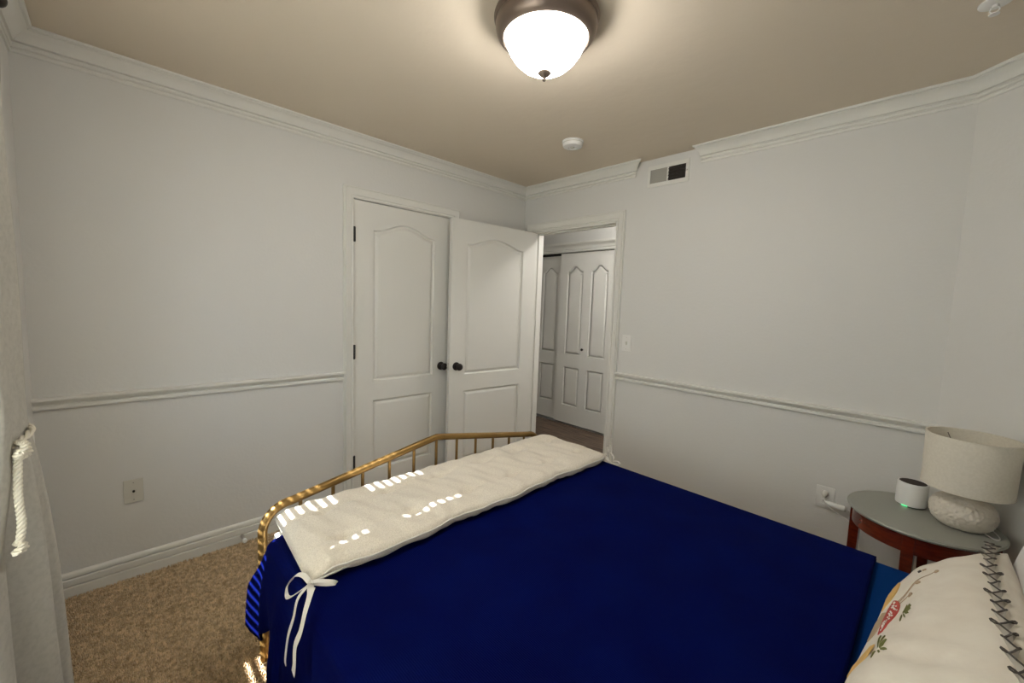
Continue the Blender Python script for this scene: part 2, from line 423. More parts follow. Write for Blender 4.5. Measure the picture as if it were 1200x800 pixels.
struct(obj('ceiling_hall', box((-1.6, T, H), (2.0, HY + .8, H + .05)), 'hall_ceiling'))
# header trim over the hall closet
b = sweep([(-1.45, HY), (.40, HY)], [(0, 2.046), (.014, 2.046), (.014, 2.066), (.008, 2.069), (.008, 2.073), (.018, 2.076), (.022, 2.094), (.036, 2.112), (.052, 2.122), (.058, 2.126), (.058, 2.134), (.064, 2.136), (.064, 2.150), (0, 2.150)], -1)
bx(b, (.285, HY - .014, 0), (.345, HY, 2.046), .002)
bx(b, (-1.39, HY - .014, 0), (-1.33, HY, 2.046), .002)
struct(obj('trim_10', b, 'trim', smooth=True, angle=30))
b = bmesh.new(); bx(b, (-1.33, HY + .046, 2.020), (.285, HY + .10, 2.045)); struct(obj('trim_11', b, 'dark'))
b = bmesh.new(); bx(b, (-1.33, HY + .01, 0.0), (.285, HY + .09, .008)); struct(obj('trim_12', b, 'chrome'))
def hall_door(name, x0, x1, yf):
    w_ = x1 - x0; mp = lambda u, z, o: Vector((x0 + u, yf - o, .022 + z))
    cols = [(.115, .335), (w_ - .335, w_ - .115)]; ps = []
    for a, c in cols:
        ps.append(arch_panel(a, c, .83, 1.80, .062, 'peak', 22)); ps.append(arch_panel(a, c, .215, .675, 0))
    d = make_door(name, w_, 2.015 if yf < HY + .03 else 1.996, .028, ps, mp)
    knob(d, mp, w_ / 2 - .012 + (.05 if yf > HY + .03 else 0), .905, r=.015, name='knob'); return d
hall_door('door_3', -.515, .268, HY + .015)
hall_door('door_4', -1.32, -.475, HY + .052)

# ------------------------------------------------------------------ window (in the wall beside the camera)
wn = empty('window_1', ((WX0 + WX1) / 2, YW, WZ0), kind='structure')
def wpart(name, bm, m, parent=wn, **k):
    bm.transform(Matrix.Translation((-wn.location.x, -wn.location.y, -wn.location.z))); return obj(name, bm, m, parent, **k)
b = bmesh.new()
for (a, c) in (((WX0, WZ0), (WX0 + .03, WZ1)), ((WX1 - .03, WZ0), (WX1, WZ1)), ((WX0, WZ0), (WX1, WZ0 + .03)), ((WX0, WZ1 - .03), (WX1, WZ1)), ((1.44, WZ0), (1.50, WZ1))):
    bx(b, (a[0], YW - .10, a[1]), (c[0], YW - .055, c[1]), .002)
wpart('window_frame', b, 'white_plastic')
for a, c in ((WX0 + .03, 1.44), (1.50, WX1 - .03)):
    wpart('meeting_rail', box((a, YW - .10, 1.62), (c, YW - .06, 1.72), .002), 'white_plastic')
    wpart('pane', box((a, YW - .080, WZ0 + .03), (c, YW - .077, WZ1 - .03)), 'glass')
wpart('window_sill', box((WX0 - .04, YW - .05, WZ0 - .025), (WX1 + .04, YW + .030, WZ0), .003), 'trim')
b = bmesh.new()
for a, c in (((WX0 - .06, WZ0 - .02), (WX0, WZ1 + .06)), ((WX1, WZ0 - .02), (WX1 + .06, WZ1 + .06)), ((WX0, WZ1), (WX1, WZ1 + .06)), ((WX0 - .03, WZ0 - .085), (WX1 + .03, WZ0 - .025))):
    bx(b, (a[0], YW, a[1]), (c[0], YW + .014, c[1]), .002)
wpart('window_casing', b, 'trim')
# outside ground so that daylight has something to bounce from
struct(obj('ground', box((-6, -14, -.3), (9, YW - T - .01, -.25)), 'greytop'))
def blind(x0, x1, ang, label):
    r = empty('window_blind', ((x0 + x1) / 2, YW - .03, WZ0 + .005), label=label, cat='blind', group=None)
    def add(name, bm):
        bm.transform(Matrix.Translation(-r.location)); return obj(name, bm, 'white_plastic', r)
    add('headrail', box((x0, YW - .052, WZ1 - .035), (x1, YW - .010, WZ1 - .002), .002))
    add('bottom_rail', box((x0, YW - .05, WZ0 + .004), (x1, YW - .012, WZ0 + .016), .002))
    me = None; z = WZ0 + .045
    c, s = cos(ang), sin(ang)
    while z < WZ1 - .05:
        if me is None:
            bm = box((x0, -.020, -.0014), (x1, .020, .0014)); bm.transform(Matrix.Rotation(ang, 4, 'X')); bm.transform(Matrix.Translation((-r.location.x, 0, 0)))
            o = obj('slat', bm, 'slat', r); me = o.data
        else:
            o = bpy.data.objects.new('slat', me); COL.objects.link(o); o.parent = r
        o.location = (0, 0, z - r.location.z); z += .041
    for xx in (x0 + .012, x1 - .012):
        add('ladder_cord', tube(bmesh.new(), [(xx, YW - .008, WZ0 + .01), (xx, YW - .008, WZ1 - .03)], .001, 5))
    return r
blind(WX0 + .006, 1.432, radians(-20), 'white slatted window blind hanging half open behind the tied curtain')
blind(1.432, WX1 - .006, radians(60), 'white slatted window blind closed flat, in the right half of the window')

# ------------------------------------------------------------------ curtain tied back at the window
def lerp(tab, z):
    tab = sorted(tab)
    if z <= tab[0][0]: return tab[0][1]
    for (a, va), (c, vc) in zip(tab, tab[1:]):
        if z <= c: return va + (vc - va) * (z - a) / (c - a)
    return tab[-1][1]
FRONT = [(0, -2.795), (.25, -2.803), (.52, -2.812), (.77, -2.822), (.9, -2.829), (1.0, -2.836), (1.06, -2.843), (1.1, -2.848), (1.2, -2.850), (1.4, -2.852), (2.2, -2.856)]
XL = [(0, 1.04), (.5, 1.08), (.9, 1.13), (1.08, 1.16), (1.3, 1.15), (2.2, 1.14)]
XRr = [(0, 1.56), (.5, 1.52), (.9, 1.48), (1.08, 1.44), (1.28, 1.44), (1.38, 1.398), (2.2, 1.398)]
b = bmesh.new(); rings = []
NZ, NU = 70, 120
for i in range(NZ + 1):
    z = .015 + 2.19 * i / NZ
    yf, xl, xr = lerp(FRONT, z), lerp(XL, z), lerp(XRr, z)
    back = YW + .048; ring = []
    amp = lerp([(0, .075), (.6, .060), (1.0, .020), (1.08, .010), (1.2, .016), (2.2, .022)], z)
    for k in range(NU + 1):
        t = k / NU; ph = 2 * pi * 2.7 * t + .9 + .35 * sin(1.7 * z)
        fold = abs(sin(ph / 2)) ** .7
        edge = min(1, t / .06, (1 - t) / .06); 
        x = xl + (xr - xl) * (t + .012 * sin(ph * 2 + z * 2))
        y = yf - amp * (1 - fold) * 1.3 - (1 - sqrt(max(0, edge))) * (yf - back) * .75 + .002 * sin(9 * z + 13 * t) - max(0, x - 1.30) * .35 * min(1, max(0, (1.15 - z) * 4))
        ring.append((x, y, z))
    rings.append(ring)
loft(b, rings, False, False)
cur = obj('curtain', b, 'curtain', smooth=True, angle=80)
sm = cur.modifiers.new('s', 'SOLIDIFY'); sm.thickness = .003; sm.offset = -1
tag(cur, 'cream canvas curtain gathered and tied back, at left edge of the photo', 'curtain')
b = bmesh.new(); tube(b, [(.75, -2.90, 2.215), (2.5, -2.90, 2.215)], .011, 14)
for xx in (.75, 2.5): bmesh.ops.create_uvsphere(b, u_segments=16, v_segments=10, radius=.022, matrix=Matrix.Translation((xx, -2.90, 2.215)))
for xx in (.84, 2.42): tube(b, [(xx, YW + .001, 2.20), (xx, -2.90, 2.20)], .006, 8)
rod = obj('curtain_rod', b, 'black', smooth=True); tag(rod, 'black metal curtain rod above the window, holding the cream curtain', 'curtain rod')

# twisted rope: three strands wound round a path
def rope(pts, R_, turns_per_m, name, parent=None):
    fr = frames(pts); L = 0; acc = [0]
    for a, c in zip(fr, fr[1:]): L += (c[0] - a[0]).length; acc.append(L)
    bm = bmesh.new()
    for s in range(3):
        q = []
        for (p, t, a, c), l in zip(fr, acc):
            an = 2 * pi * (s / 3 + l * turns_per_m); q.append(p + (a * cos(an) + c * sin(an)) * R_ * .55)
        tube(bm, q, R_ * .46, 8)
    return obj(name, bm, 'rope', parent, smooth=True, angle=80)
rp = empty('curtain_tieback', (1.26, -2.84, 1.08), label='thick twisted cream rope tied round the curtain, one knotted tail hanging', cat='tieback')
def inr(o, r=rp): o.data.transform(Matrix.Translation(-r.location)); return o
loop = []
for k in range(49):
    a = 2 * pi * k / 48; loop.append((1.268 + .150 * cos(a), -2.890 + .050 * sin(a), 1.080 + .012 * sin(a + .5)))
inr(rope(loop, .0075, 45, 'loop', rp))
KX, KY = 1.385, -2.845
tail = smooth_path([(KX, KY, 1.085), (KX + .012, KY - .001, 1.04), (KX + .024, KY - .001, .99), (KX + .026, KY + .001, .94), (KX + .036, KY - .002, .905)], 14)
inr(rope(tail, .0072, 38, 'tail', rp))
kn = [(KX + .020 * cos(a) , KY + .006 + .006 * sin(2 * a), 1.085 + .014 * sin(a)) for a in [2 * pi * k / 40 for k in range(41)]]
inr(rope(kn, .0075, 45, 'knot', rp))
kn = [(KX + .036 + .014 * cos(a), KY - .002 + .005 * sin(2 * a), .895 + .008 * sin(a)) for a in [2 * pi * k / 30 for k in range(31)]]
inr(rope(kn, .0068, 50, 'knot', rp))

# ------------------------------------------------------------------ carpet pile
def pile():
    rng = np.random.default_rng(3); st = .0058
    def grid(x0, x1, y0, y1):
        gx, gy = np.meshgrid(np.arange(x0, x1, st), np.arange(y0, y1, st)); return np.stack([gx.ravel(), gy.ravel()], 1)
    P = np.concatenate([grid(.016, 1.0, YW + .02, -1.2), grid(1.0, 1.7, YW + .02, -2.2), grid(.016, .98, -1.2, -.05)])
    P += rng.uniform(-.003, .003, P.shape); n = len(P)
    h = rng.uniform(.006, .013, n); ang = rng.uniform(0, 2 * pi, n); lean = rng.normal(0, .003, (n, 2))
    V = np.zeros((n, 6, 3), np.float32)
    for k in range(3):
        a = ang + k * 2 * pi / 3
        V[:, k, 0] = P[:, 0] + .0032 * np.cos(a); V[:, k, 1] = P[:, 1] + .0032 * np.sin(a); V[:, k, 2] = 0
        V[:, k + 3, 0] = P[:, 0] + lean[:, 0] + .0022 * np.cos(a + .7); V[:, k + 3, 1] = P[:, 1] + lean[:, 1] + .0022 * np.sin(a + .7); V[:, k + 3, 2] = h
    fs = np.array([[0, 1, 4], [0, 4, 3], [1, 2, 5], [1, 5, 4], [2, 0, 3], [2, 3, 5], [3, 4, 5]])
    Fc = (np.arange(n)[:, None, None] * 6 + fs[None]).reshape(-1, 3)
    me = bpy.data.meshes.new('carpet_pile'); me.vertices.add(n * 6); me.vertices.foreach_set('co', V.ravel())
    me.loops.add(len(Fc) * 3); me.loops.foreach_set('vertex_index', Fc.ravel().astype(np.int32))
    me.polygons.add(len(Fc)); me.polygons.foreach_set('loop_start', np.arange(len(Fc), dtype=np.int32) * 3)
    me.update(calc_edges=True); me.materials.append(M['carpet'])
    o = bpy.data.objects.new('carpet_pile', me); COL.objects.link(o); o.parent = floor; o['kind'] = 'stuff'
pile()

# ------------------------------------------------------------------ ceiling light
LX, LY = 1.600, -1.552
cl = empty('ceiling_light', (LX, LY, H), label='round flush ceiling lamp with glowing frosted glass dome in a pewter ring', cat='ceiling lamp')
b = lathe(bmesh.new(), [(.02, 0), (.176, 0), (.184, -.006), (.187, -.016), (.182, -.025), (.177, -.027), (.177, -.031), (.180, -.036), (.179, -.052), (.173, -.066), (.163, -.078), (.152, -.084), (.146, -.082), (.143, -.07), (.02, -.065)], n=72)
obj('canopy', b, 'pewter', cl, smooth=True, angle=30)
b = lathe(bmesh.new(), [(.142, -.072), (.1435, -.086), (.139, -.098), (.128, -.120), (.110, -.145), (.087, -.166), (.060, -.182), (.030, -.190), (.004, -.192)], n=72, cap=False)
obj('glass_dome', b, 'glow', cl, smooth=True, angle=80)
b = lathe(bmesh.new(), [(.002, -.188), (.022, -.1895), (.024, -.194), (.018, -.201), (.009, -.207), (.005, -.212), (.007, -.216), (.004, -.221), (.001, -.223)], n=24)
obj('finial', b, 'pewter', cl, smooth=True)
# hall ceiling lamp
hl = empty('hall_ceiling_light', (.95, .62, H), label='round flush ceiling lamp in the hallway beyond the doorway', cat='ceiling lamp')
obj('canopy', lathe(bmesh.new(), [(.02, 0), (.15, 0), (.155, -.02), (.14, -.035), (.02, -.03)], n=40), 'pewter', hl, smooth=True)
obj('glass_dome', lathe(bmesh.new(), [(.135, -.03), (.13, -.06), (.10, -.10), (.05, -.12), (.002, -.125)], n=40, cap=False), 'hall_glow', hl, smooth=True, angle=80)
# smoke detector
b = lathe(bmesh.new(), [(.01, 0), (.066, 0), (.067, -.006), (.062, -.008), (.062, -.024), (.057, -.033), (.045, -.037), (.028, -.038), (.027, -.035), (.02, -.035), (.001, -.036)], n=48)
sd = empty('smoke_detector', (.985, -.60, H), label='round white smoke detector on the ceiling between the lamp and the doorway', cat='smoke detector')
obj('housing', b, 'white_plastic', sd, smooth=True, angle=30)
obj('vent_ring', lathe(bmesh.new(), [(.060, -.012), (.0632, -.012), (.0632, -.016), (.060, -.016)], n=48), 'ivory_plastic', sd, smooth=True, angle=30)
obj('test_button', lathe(bmesh.new(), [(.001, -.035), (.012, -.035), (.012, -.040), (.001, -.041)], n=20), 'ivory_plastic', sd, smooth=True, angle=30)
# sprinkler
sp = empty('fire_sprinkler', (2.70, -.62, H), label='small white fire sprinkler head on the ceiling, top right corner of photo', cat='sprinkler')
obj('escutcheon', lathe(bmesh.new(), [(.002, 0), (.040, 0), (.039, -.004), (.028, -.008), (.016, -.010), (.002, -.010)], n=36), 'white_plastic', sp, smooth=True, angle=30)
b = bmesh.new(); lathe(b, [(.002, -.008), (.009, -.009), (.009, -.018), (.002, -.018)], n=16)
tube(b, [(-.009, 0, -.016), (-.011, 0, -.026), (0, 0, -.036)], .002, 8); tube(b, [(.009, 0, -.016), (.011, 0, -.026), (0, 0, -.036)], .002, 8)
obj('frame', b, 'white_plastic', sp, smooth=True)
obj('deflector', lathe(bmesh.new(), [(.001, -.036), (.013, -.036), (.013, -.038), (.001, -.038)], n=20), 'white_plastic', sp)

# ------------------------------------------------------------------ supply air vent on the far wall
VX0, VX1, VZ0, VZ1 = 1.185, 1.470, 2.250, 2.392
av = empty('air_vent', (VX0, 0, VZ0), label='white wall air vent in the gap of the crown moulding, half covered', cat='air vent')
def loc(bm, r): bm.transform(Matrix.Translation(-r.location)); return bm
b = bmesh.new(); fx = .018; mid = 1.327
for a, c in (((VX0, VZ0), (VX1, VZ0 + .026)), ((VX0, VZ1 - .026), (VX1, VZ1)), ((VX0, VZ0 + .026), (VX0 + .018, VZ1 - .026)), ((VX1 - .022, VZ0 + .026), (VX1, VZ1 - .026)), ((mid - .005, VZ0 + .026), (mid + .005, VZ1 - .026))):
    bx(b, (a[0], -.008, a[1]), (c[0], 0, c[1]), .0015)
obj('frame', loc(b, av), 'trim', av)
obj('duct', loc(box((mid + .004, -.002, VZ0 + .024), (VX1 - .018, .0, VZ1 - .024)), av), 'duct', av)
for k in range(4):
    bm = box((mid + .005, -.010, -.0008), (VX1 - .022, .010, .0008)); bm.transform(Matrix.Rotation(radians(38), 4, 'X')); bm.transform(Matrix.Translation((0, -.006, VZ0 + .040 + k * .0215)))
    obj('louvre', loc(bm, av), 'duct', av)
o = obj('damper_plate', loc(box((VX0 + .018, -.005, VZ0 + .026), (mid - .005, -.001, VZ1 - .026)), av), 'damper', av); o['label'] = 'grey cover plate over the left half'
obj('lever', loc(box((VX1 - .016, -.020, 2.318), (VX1 - .010, -.006, 2.326), .001), av), 'white_plastic', av)

# ------------------------------------------------------------------ plates on the walls
# coax plate, left wall
cp = empty('cable_plate', (0, -2.657, .44), label='small ivory cable socket plate low on the left wall', cat='wall plate')
obj('plate', box((0, -.036, -.058), (.006, .036, .058), .0025), 'ivory_plastic', cp)
obj('socket', tube(bmesh.new(), [(.004, 0, 0), (.014, 0, 0)], .005, 12), 'dark', cp)
for z in (-.042, .042): obj('screw', tube(bmesh.new(), [(.004, 0, z), (.0072, 0, z)], .0028, 8), 'damper', cp)
# light switch, far wall
ls = empty('light_switch', (1.098, 0, 1.163), label='white toggle light switch beside the open doorway', cat='light switch')
obj('plate', box((-.036, -.006, -.058), (.036, 0, .058), .0025), 'white_plastic', ls)
obj('slot', box((-.007, -.0075, -.013), (.007, -.005, .013)), 'ivory_plastic', ls)
bm = box((-.0045, -.018, -.005), (.0045, -.004, .005), .001); bm.transform(Matrix.Rotation(radians(-25), 4, 'X')); obj('toggle', bm, 'ivory_plastic', ls)
for z in (-.042, .042): obj('screw', tube(bmesh.new(), [(0, -.004, z), (0, -.0075, z)], .0028, 8), 'chrome', ls)
# outlet with plug and adapter
ou = empty('power_outlet', (2.332, 0, .452), label='white double power outlet on the far wall left of the nightstand', cat='power outlet')
obj('plate', box((-.040, -.006, -.058), (.040, 0, .058), .0025), 'white_plastic', ou)
for z in (-.021, .023):
    rc = obj('receptacle', loc(box((-.017, -.0085, z - .014), (.017, -.005, z + .014), .003), type('q', (), {'location': Vector()})), 'white_plastic', ou)
    for xx in (-.006, .006): obj('slot', box((xx - .001, -.0092, z - .002), (xx + .001, -.008, z + .007)), 'dark', rc)
pg = empty('plug_adapter', (2.345, -.006, .428), label='white plug-in power adapter lying sideways in the outlet', cat='adapter')
b = bmesh.new(); rings = []
for q in (0, .004, .010, .078, .084, .088):
    s_ = {0: .8, .004: .95, .010: 1, .078: 1, .084: .92, .088: .7}[q]
    rings.append([(q - .012, -.018 + .016 * s_ * cos(a), .014 * s_ * sin(a)) for a in [2 * pi * k / 20 for k in range(20)]])
loft(b, rings); bx(b, (-.004, -.016, -.010), (.02, .0, .010), .002)
obj('body', b, 'white_plastic', pg, smooth=True, angle=40)
obj('end_cap', tube(bmesh.new(), [(.074, -.018, 0), (.081, -.018, 0)], .0135, 16), 'damper', pg)
pl_ = empty('lamp_plug', (2.332, -.006, .475), label='grey round plug with thin cord in the upper socket of the outlet', cat='plug')
obj('body', tube(bmesh.new(), [(0, 0, 0), (0, -.018, 0), (0, -.026, -.004), (0, -.032, -.012)], [.014, .014, .010, .005], 16), 'ivory_plastic', pl_, smooth=True)
q = smooth_path([(0, -.031, -.012), (.004, -.040, -.03), (.03, -.045, -.055), (.075, -.040, -.080), (.12, -.035, -.11), (.16, -.03, -.22), (.20, -.03, -.40), (.24, -.03, -.458), (.40, -.06, -.462), (.46, -.10, -.455)], 8)
obj('cord', tube(bmesh.new(), q, .0028, 8), 'white_plastic', pl_, smooth=True, angle=80)
q = smooth_path([(.088, -.018, 0), (.11, -.03, -.012), (.13, -.03, -.06), (.15, -.025, -.20), (.18, -.03, -.38), (.22, -.04, -.418), (.33, -.05, -.42)], 8)
obj('cord', tube(bmesh.new(), q, .0022, 8), 'white_plastic', pg, smooth=True, angle=80)
# door stop on the left baseboard
ds = empty('door_stop', (.015, -2.215, .045), label='small springy door stop sticking out of the left baseboard', cat='door stop')
q = [(.004 + .052 * t / 120, .006 * cos(t * .63), .006 * sin(t * .63)) for t in range(121)]
obj('spring', tube(bmesh.new(), q, .0022, 5), 'chrome', ds, smooth=True)
obj('base', tube(bmesh.new(), [(0, 0, 0), (.005, 0, 0)], .010, 14), 'chrome', ds)
obj('tip', tube(bmesh.new(), [(.054, 0, 0), (.056, 0, 0), (.070, 0, 0), (.074, 0, 0)], [.009, .012, .012, .008], 14), 'white_plastic', ds, smooth=True)

# ------------------------------------------------------------------ bed
BX, BY0, BY1 = .962, -2.322, -.778; BYC = (BY0 + BY1) / 2
bed = empty('bed_frame', (2.0, BYC, 0), label='brass-coloured metal bed frame with a peaked spindle footboard', cat='bed')
def arch_pts(x, zpost, zsh, zpeak, rad=.11):
    pts = [(x, BY0, 0.0), (x, BY0, zpost - rad)]
    for k in range(1, 9):
        a = pi / 2 * k / 8; pts.append((x, BY0 + rad * (1 - cos(a)), zpost - rad + rad * sin(a) + (zsh - zpost) * k / 8))
    return pts
def headfoot(x, zsh, zpeak, legname):
    rad = .10; L = []
    # near corner curve
    sl_ = (zpeak - zsh) / (BYC - BY0 - rad)
    for k in range(0, 11):
        a = pi / 2 * k / 10; L.append((x, BY0 + rad * (1 - cos(a)), zsh - rad + rad * sin(a) - .0 + sl_ * rad * (k / 10) ** 2 * 0))
    n_ = 12
    for k in range(1, n_): L.append((x, BY0 + rad + (BYC - BY0 - rad) * k / n_, zsh + (zpeak - zsh) * k / n_))
    L.append((x, BYC - .012, zpeak - .003)); L.append((x, BYC, zpeak - .001))
    R_ = [(px, 2 * BYC - py, pz) for px, py, pz in L[:-1]][::-1]
    rail = L + R_
    obj('top_rail', tube(bmesh.new(), rail, .0165, 16), 'brass', bed, smooth=True, angle=60)
    for yy_ in (BY0, BY1):
        obj('post', tube(bmesh.new(), [(x, yy_, .0), (x, yy_, .012), (x, yy_, .05), (x, yy_, zsh - rad)], [.014, .0155, .0165, .0165], 16), 'brass', bed, smooth=True, angle=60)
    zl = .26
    obj('lower_rail', tube(bmesh.new(), [(x, BY0 + .01, zl), (x, BY1 - .01, zl)], .012, 12), 'brass', bed, smooth=True, angle=60)
    sp_ = (BYC - BY0) / 6.05
    for k in range(-5, 6):
        y = BYC + k * sp_; zt = zpeak - abs(y - BYC) * sl_ if abs(y - BYC) < (BYC - BY0 - rad) else zsh
        obj('spindle', tube(bmesh.new(), [(x, y, zl), (x, y, zt - .006)], .0072, 10), 'brass', bed, smooth=True, angle=60)
headfoot(BX, .618, .738, 'foot')
headfoot(3.09, 1.05, 1.19, 'head')
for yy_ in (BY0 + .03, BY1 - .03): obj('side_rail', box((BX, yy_ - .012, .24), (3.09, yy_ + .012, .29), .002), 'brass', bed)
for k in range(9):
    x = 1.15 + k * .22; obj('slat', box((x - .03, BY0 + .03, .285), (x + .03, BY1 - .03, .30)), 'brass', bed)
for c in bed.children: c.data.transform(Matrix.Translation(-bed.location))
MX0 = .995
mt = obj('mattress', box((MX0, BY0 + .02, .302), (3.06, BY1 - .02, .535), .03), 'white_cotton', smooth=True); tag(mt, 'thick mattress on the brass bed under the blue covers', 'mattress')

# covers : cross-section swept along the bed, near side hangs as a drape
def cover(name, x0, x1, topz, ynear, yfar, far_drop, hem_fn, mname, xstart=None, nx=120, rip=1.0, thick=.008, seed=0, corner=0):
    bm = bmesh.new(); rows = []
    top_n, side_n = 44, 34
    for i in range(nx + 1):
        s = i / nx; row = []
        for k in range(9):                                      # far side, tucked down
            t = k / 8; x = x0 + (x1 - x0) * s
            row.append((x, yfar + .004 * sin(18 * x), topz - far_drop * (1 - t) - .02))
        R_ = .028
        for k in range(1, 6):
            a = pi / 2 * k / 5; x = x0 + (x1 - x0) * s
            row.append((x, yfar - R_ * (1 - cos(a)), topz - R_ + R_ * sin(a) + .0))
        for k in range(1, top_n):
            t = k / top_n; y = (yfar - R_) + (ynear + R_ - yfar + R_) * t
            q = min(1, max(0, (ynear + .17 - y) / .14)); xs = x0 + corner * q * q * (3 - 2 * q); x = xs + (x1 - xs) * s
            z = topz + rip * (.0022 * sin(7 * x + 3 * y) + .0016 * sin(13 * y - 5 * x + 1.3) + .001 * sin(31 * x + 17 * y))
            row.append((x, y, z))
        for k in range(0, 6):
            a = pi / 2 * k / 5; x = x0 + corner + (x1 - x0 - corner) * s
            row.append((x, ynear + R_ * (1 - sin(a)), topz - R_ + R_ * cos(a)))
        for k in range(1, side_n + 1):                           # the drape
            t = k / side_n; xs = (xstart(t) if xstart else x0); x = xs + (x1 - xs) * s
            hem = hem_fn(x, s); zt = topz - R_; z = zt - (zt - hem) * t
            f_ = t ** 1.3
            y = ynear - .028 * f_ - rip * f_ * (.016 * sin(15 * x + seed) + .009 * sin(37 * x + 2 + 2 * t) + .005 * sin(63 * x)) - .012 * sin(pi * t)
            row.append((x, min(y, ynear + .006), z))
        rows.append(row)
    loft(bm, rows, False, False)
    o = obj(name, bm, mname, smooth=True, angle=80)
    md = o.modifiers.new('s', 'SOLIDIFY'); md.thickness = thick; md.offset = 1
    return o
ZB = .560
def hem1(x, s):
    return lerp([(.98, .195), (1.07, .175), (1.11, .235), (1.19, .30), (1.27, .25), (1.38, .15), (1.5, .08), (1.7, .07), (3.1, .07)], x) + .004 * sin(21 * x)
def xst1(t):
    return 1.0 + .115 * max(0, 1 - t / .55) ** 1.2 - .02 * t
bl = cover('blanket', 1.0, 2.586, ZB, -2.338, -.752, .10, hem1, 'navy', xstart=xst1, corner=.115)
# the hanging corner at the foot slants outwards
tag(bl, 'deep navy blue cotton blanket spread over the bed and hanging down its side', 'blanket')
qv = cover('coverlet', 2.50, 3.04, .546, -2.320, -.760, .10, lambda x, s: .12, 'blue', nx=40, rip=.3, thick=.006, seed=2)
tag(qv, 'brighter blue coverlet showing at the head end beyond the navy blanket', 'coverlet')

# ------------------------------------------------------------------ bench cushion laid across the foot
CX0, CX1, CYa, CYb = 1.012, 1.470, -2.305, -.775
cu = empty('bench_cushion', ((CX0 + CX1) / 2, (CYa + CYb) / 2, ZB + .006), label='long oat-coloured tufted linen pad lying across the foot of the bed', cat='cushion')
nu, nv = 64, 190
tufts = [(CX0 + (CX1 - CX0) * a, CYa + (CYb - CYa) * c) for a in (.27, .73) for c in (.09, .26, .43, .60, .77, .93)]
rng = random.Random(4)
def cpos(u, v, sgn):
    # u,v in -1..1
    wob = .008 * sin(9 * v + 1) + .005 * sin(23 * v) 
    x = (CX0 + CX1) / 2 + (CX1 - CX0) / 2 * u + (wob if u > 0 else -.4 * wob) * abs(u) ** 3
    y = (CYa + CYb) / 2 + (CYb - CYa) / 2 * v + (-.012 * u if v < 0 else .005 * sin(7 * u)) * abs(v) ** 6
    e = (max(0, 1 - abs(u) ** 8) ** .40) * (max(0, 1 - abs(v) ** 26) ** .42)
    z = .031 * e + .0035 * e * sin(70 * y + 3 * sin(11 * y)) * max(0, abs(u) - .72) / .28
    if sgn > 0:
        for tx, ty in tufts:
            d2 = ((x - tx) ** 2 + (y - ty) ** 2); z -= .017 * e * math.exp(-d2 / (2 * .016 ** 2)); z -= .009 * e * math.exp(-((x - tx) / .012) ** 2 - ((y - ty) / .09) ** 2); z -= .007 * e * math.exp(-d2 / (2 * .055 ** 2))
        z += e * (.0045 * sin(21 * x + 4 * sin(5 * y)) * sin(17 * y + 1) + .0025 * sin(47 * y + 9 * x) + .0015 * sin(83 * y - 30 * x) + .004)
    drop = 0
    if y < -2.255 and x > 0: drop = -.30 * (-2.255 - y)
    return Vector((x, y, ZB + .038 + sgn * z + drop))
bm = bmesh.new(); G = {}
for sgn in (1, -1):
    for i in range(nu + 1):
        for k in range(nv + 1):
            edge = i in (0, nu) or k in (0, nv)
            if sgn < 0 and edge: G[(sgn, i, k)] = G[(1, i, k)]; continue
            u = -1 + 2 * i / nu; v = -1 + 2 * k / nv; u = sin(u * pi / 2) * .35 + u * .65; v = sin(v * pi / 2) * .15 + v * .85
            G[(sgn, i, k)] = bm.verts.new(cpos(u, v, sgn) - cu.location)
for sgn in (1, -1):
    for i in range(nu):
        for k in range(nv):
            q = [G[(sgn, i, k)], G[(sgn, i + 1, k)], G[(sgn, i + 1, k + 1)], G[(sgn, i, k + 1)]]
            bm.faces.new(q if sgn > 0 else q[::-1])
obj('pad', bm, 'linen', cu, smooth=True, angle=80)
for tx, ty in tufts:
    u = (tx - (CX0 + CX1) / 2) / ((CX1 - CX0) / 2); v = (ty - (CYa + CYb) / 2) / ((CYb - CYa) / 2)
    p = cpos(u, v, 1) - cu.location; b = bmesh.new()
    for a in (0, 1.2, 2.3):
        tube(b, [p + Vector((.007 * cos(a), .007 * sin(a), .001)), p + Vector((0, 0, .003)), p - Vector((.007 * cos(a), .007 * sin(a), -.001))], .0012, 6)
    obj('tuft', b, 'linen_plain', cu)
# piping along the front edge
b = bmesh.new(); pp = [cpos(.995, -1 + 2 * k / 120, 1) - cu.location + Vector((.002, 0, -.002)) for k in range(3, 118)]
tube(b, pp, .0032, 7); obj('seam', b, 'linen_plain', cu, smooth=True, angle=80)
# ties at the near corner (bow and two long tails)
def tie(pts, width, side, k=8, th=.0012):
    b = bmesh.new(); tape(b, [Vector(p) - cu.location for p in smooth_path(pts, k)], width, th, side); return obj('tie', b, 'linen_plain', cu, smooth=True, angle=60)
K = Vector((1.482, -2.320, .602))
tie([(1.462, -2.20, .592), (1.472, -2.262, .598), K], .013, (1, 0, .3))
tie([K, (1.44, -2.326, .606), (1.395, -2.335, .585), (1.362, -2.343, .540), (1.385, -2.352, .520), (1.44, -2.340, .560), K], .014, (0, 1, .5))
tie([K, (1.495, -2.305, .608), (1.520, -2.275, .606), (1.522, -2.262, .596), (1.505, -2.285, .594), K], .010, (0, 1, .6))
tie([K, (1.480, -2.352, .570), (1.493, -2.368, .528), (1.478, -2.378, .470), (1.487, -2.388, .420), (1.484, -2.388, .395)], .013, (1, 0, .15))
tie([K, (1.535, -2.335, .615), (1.572, -2.362, .590), (1.585, -2.378, .550), (1.575, -2.388, .510), (1.590, -2.395, .470), (1.580, -2.395, .440)], .021, (1, 0, .1))
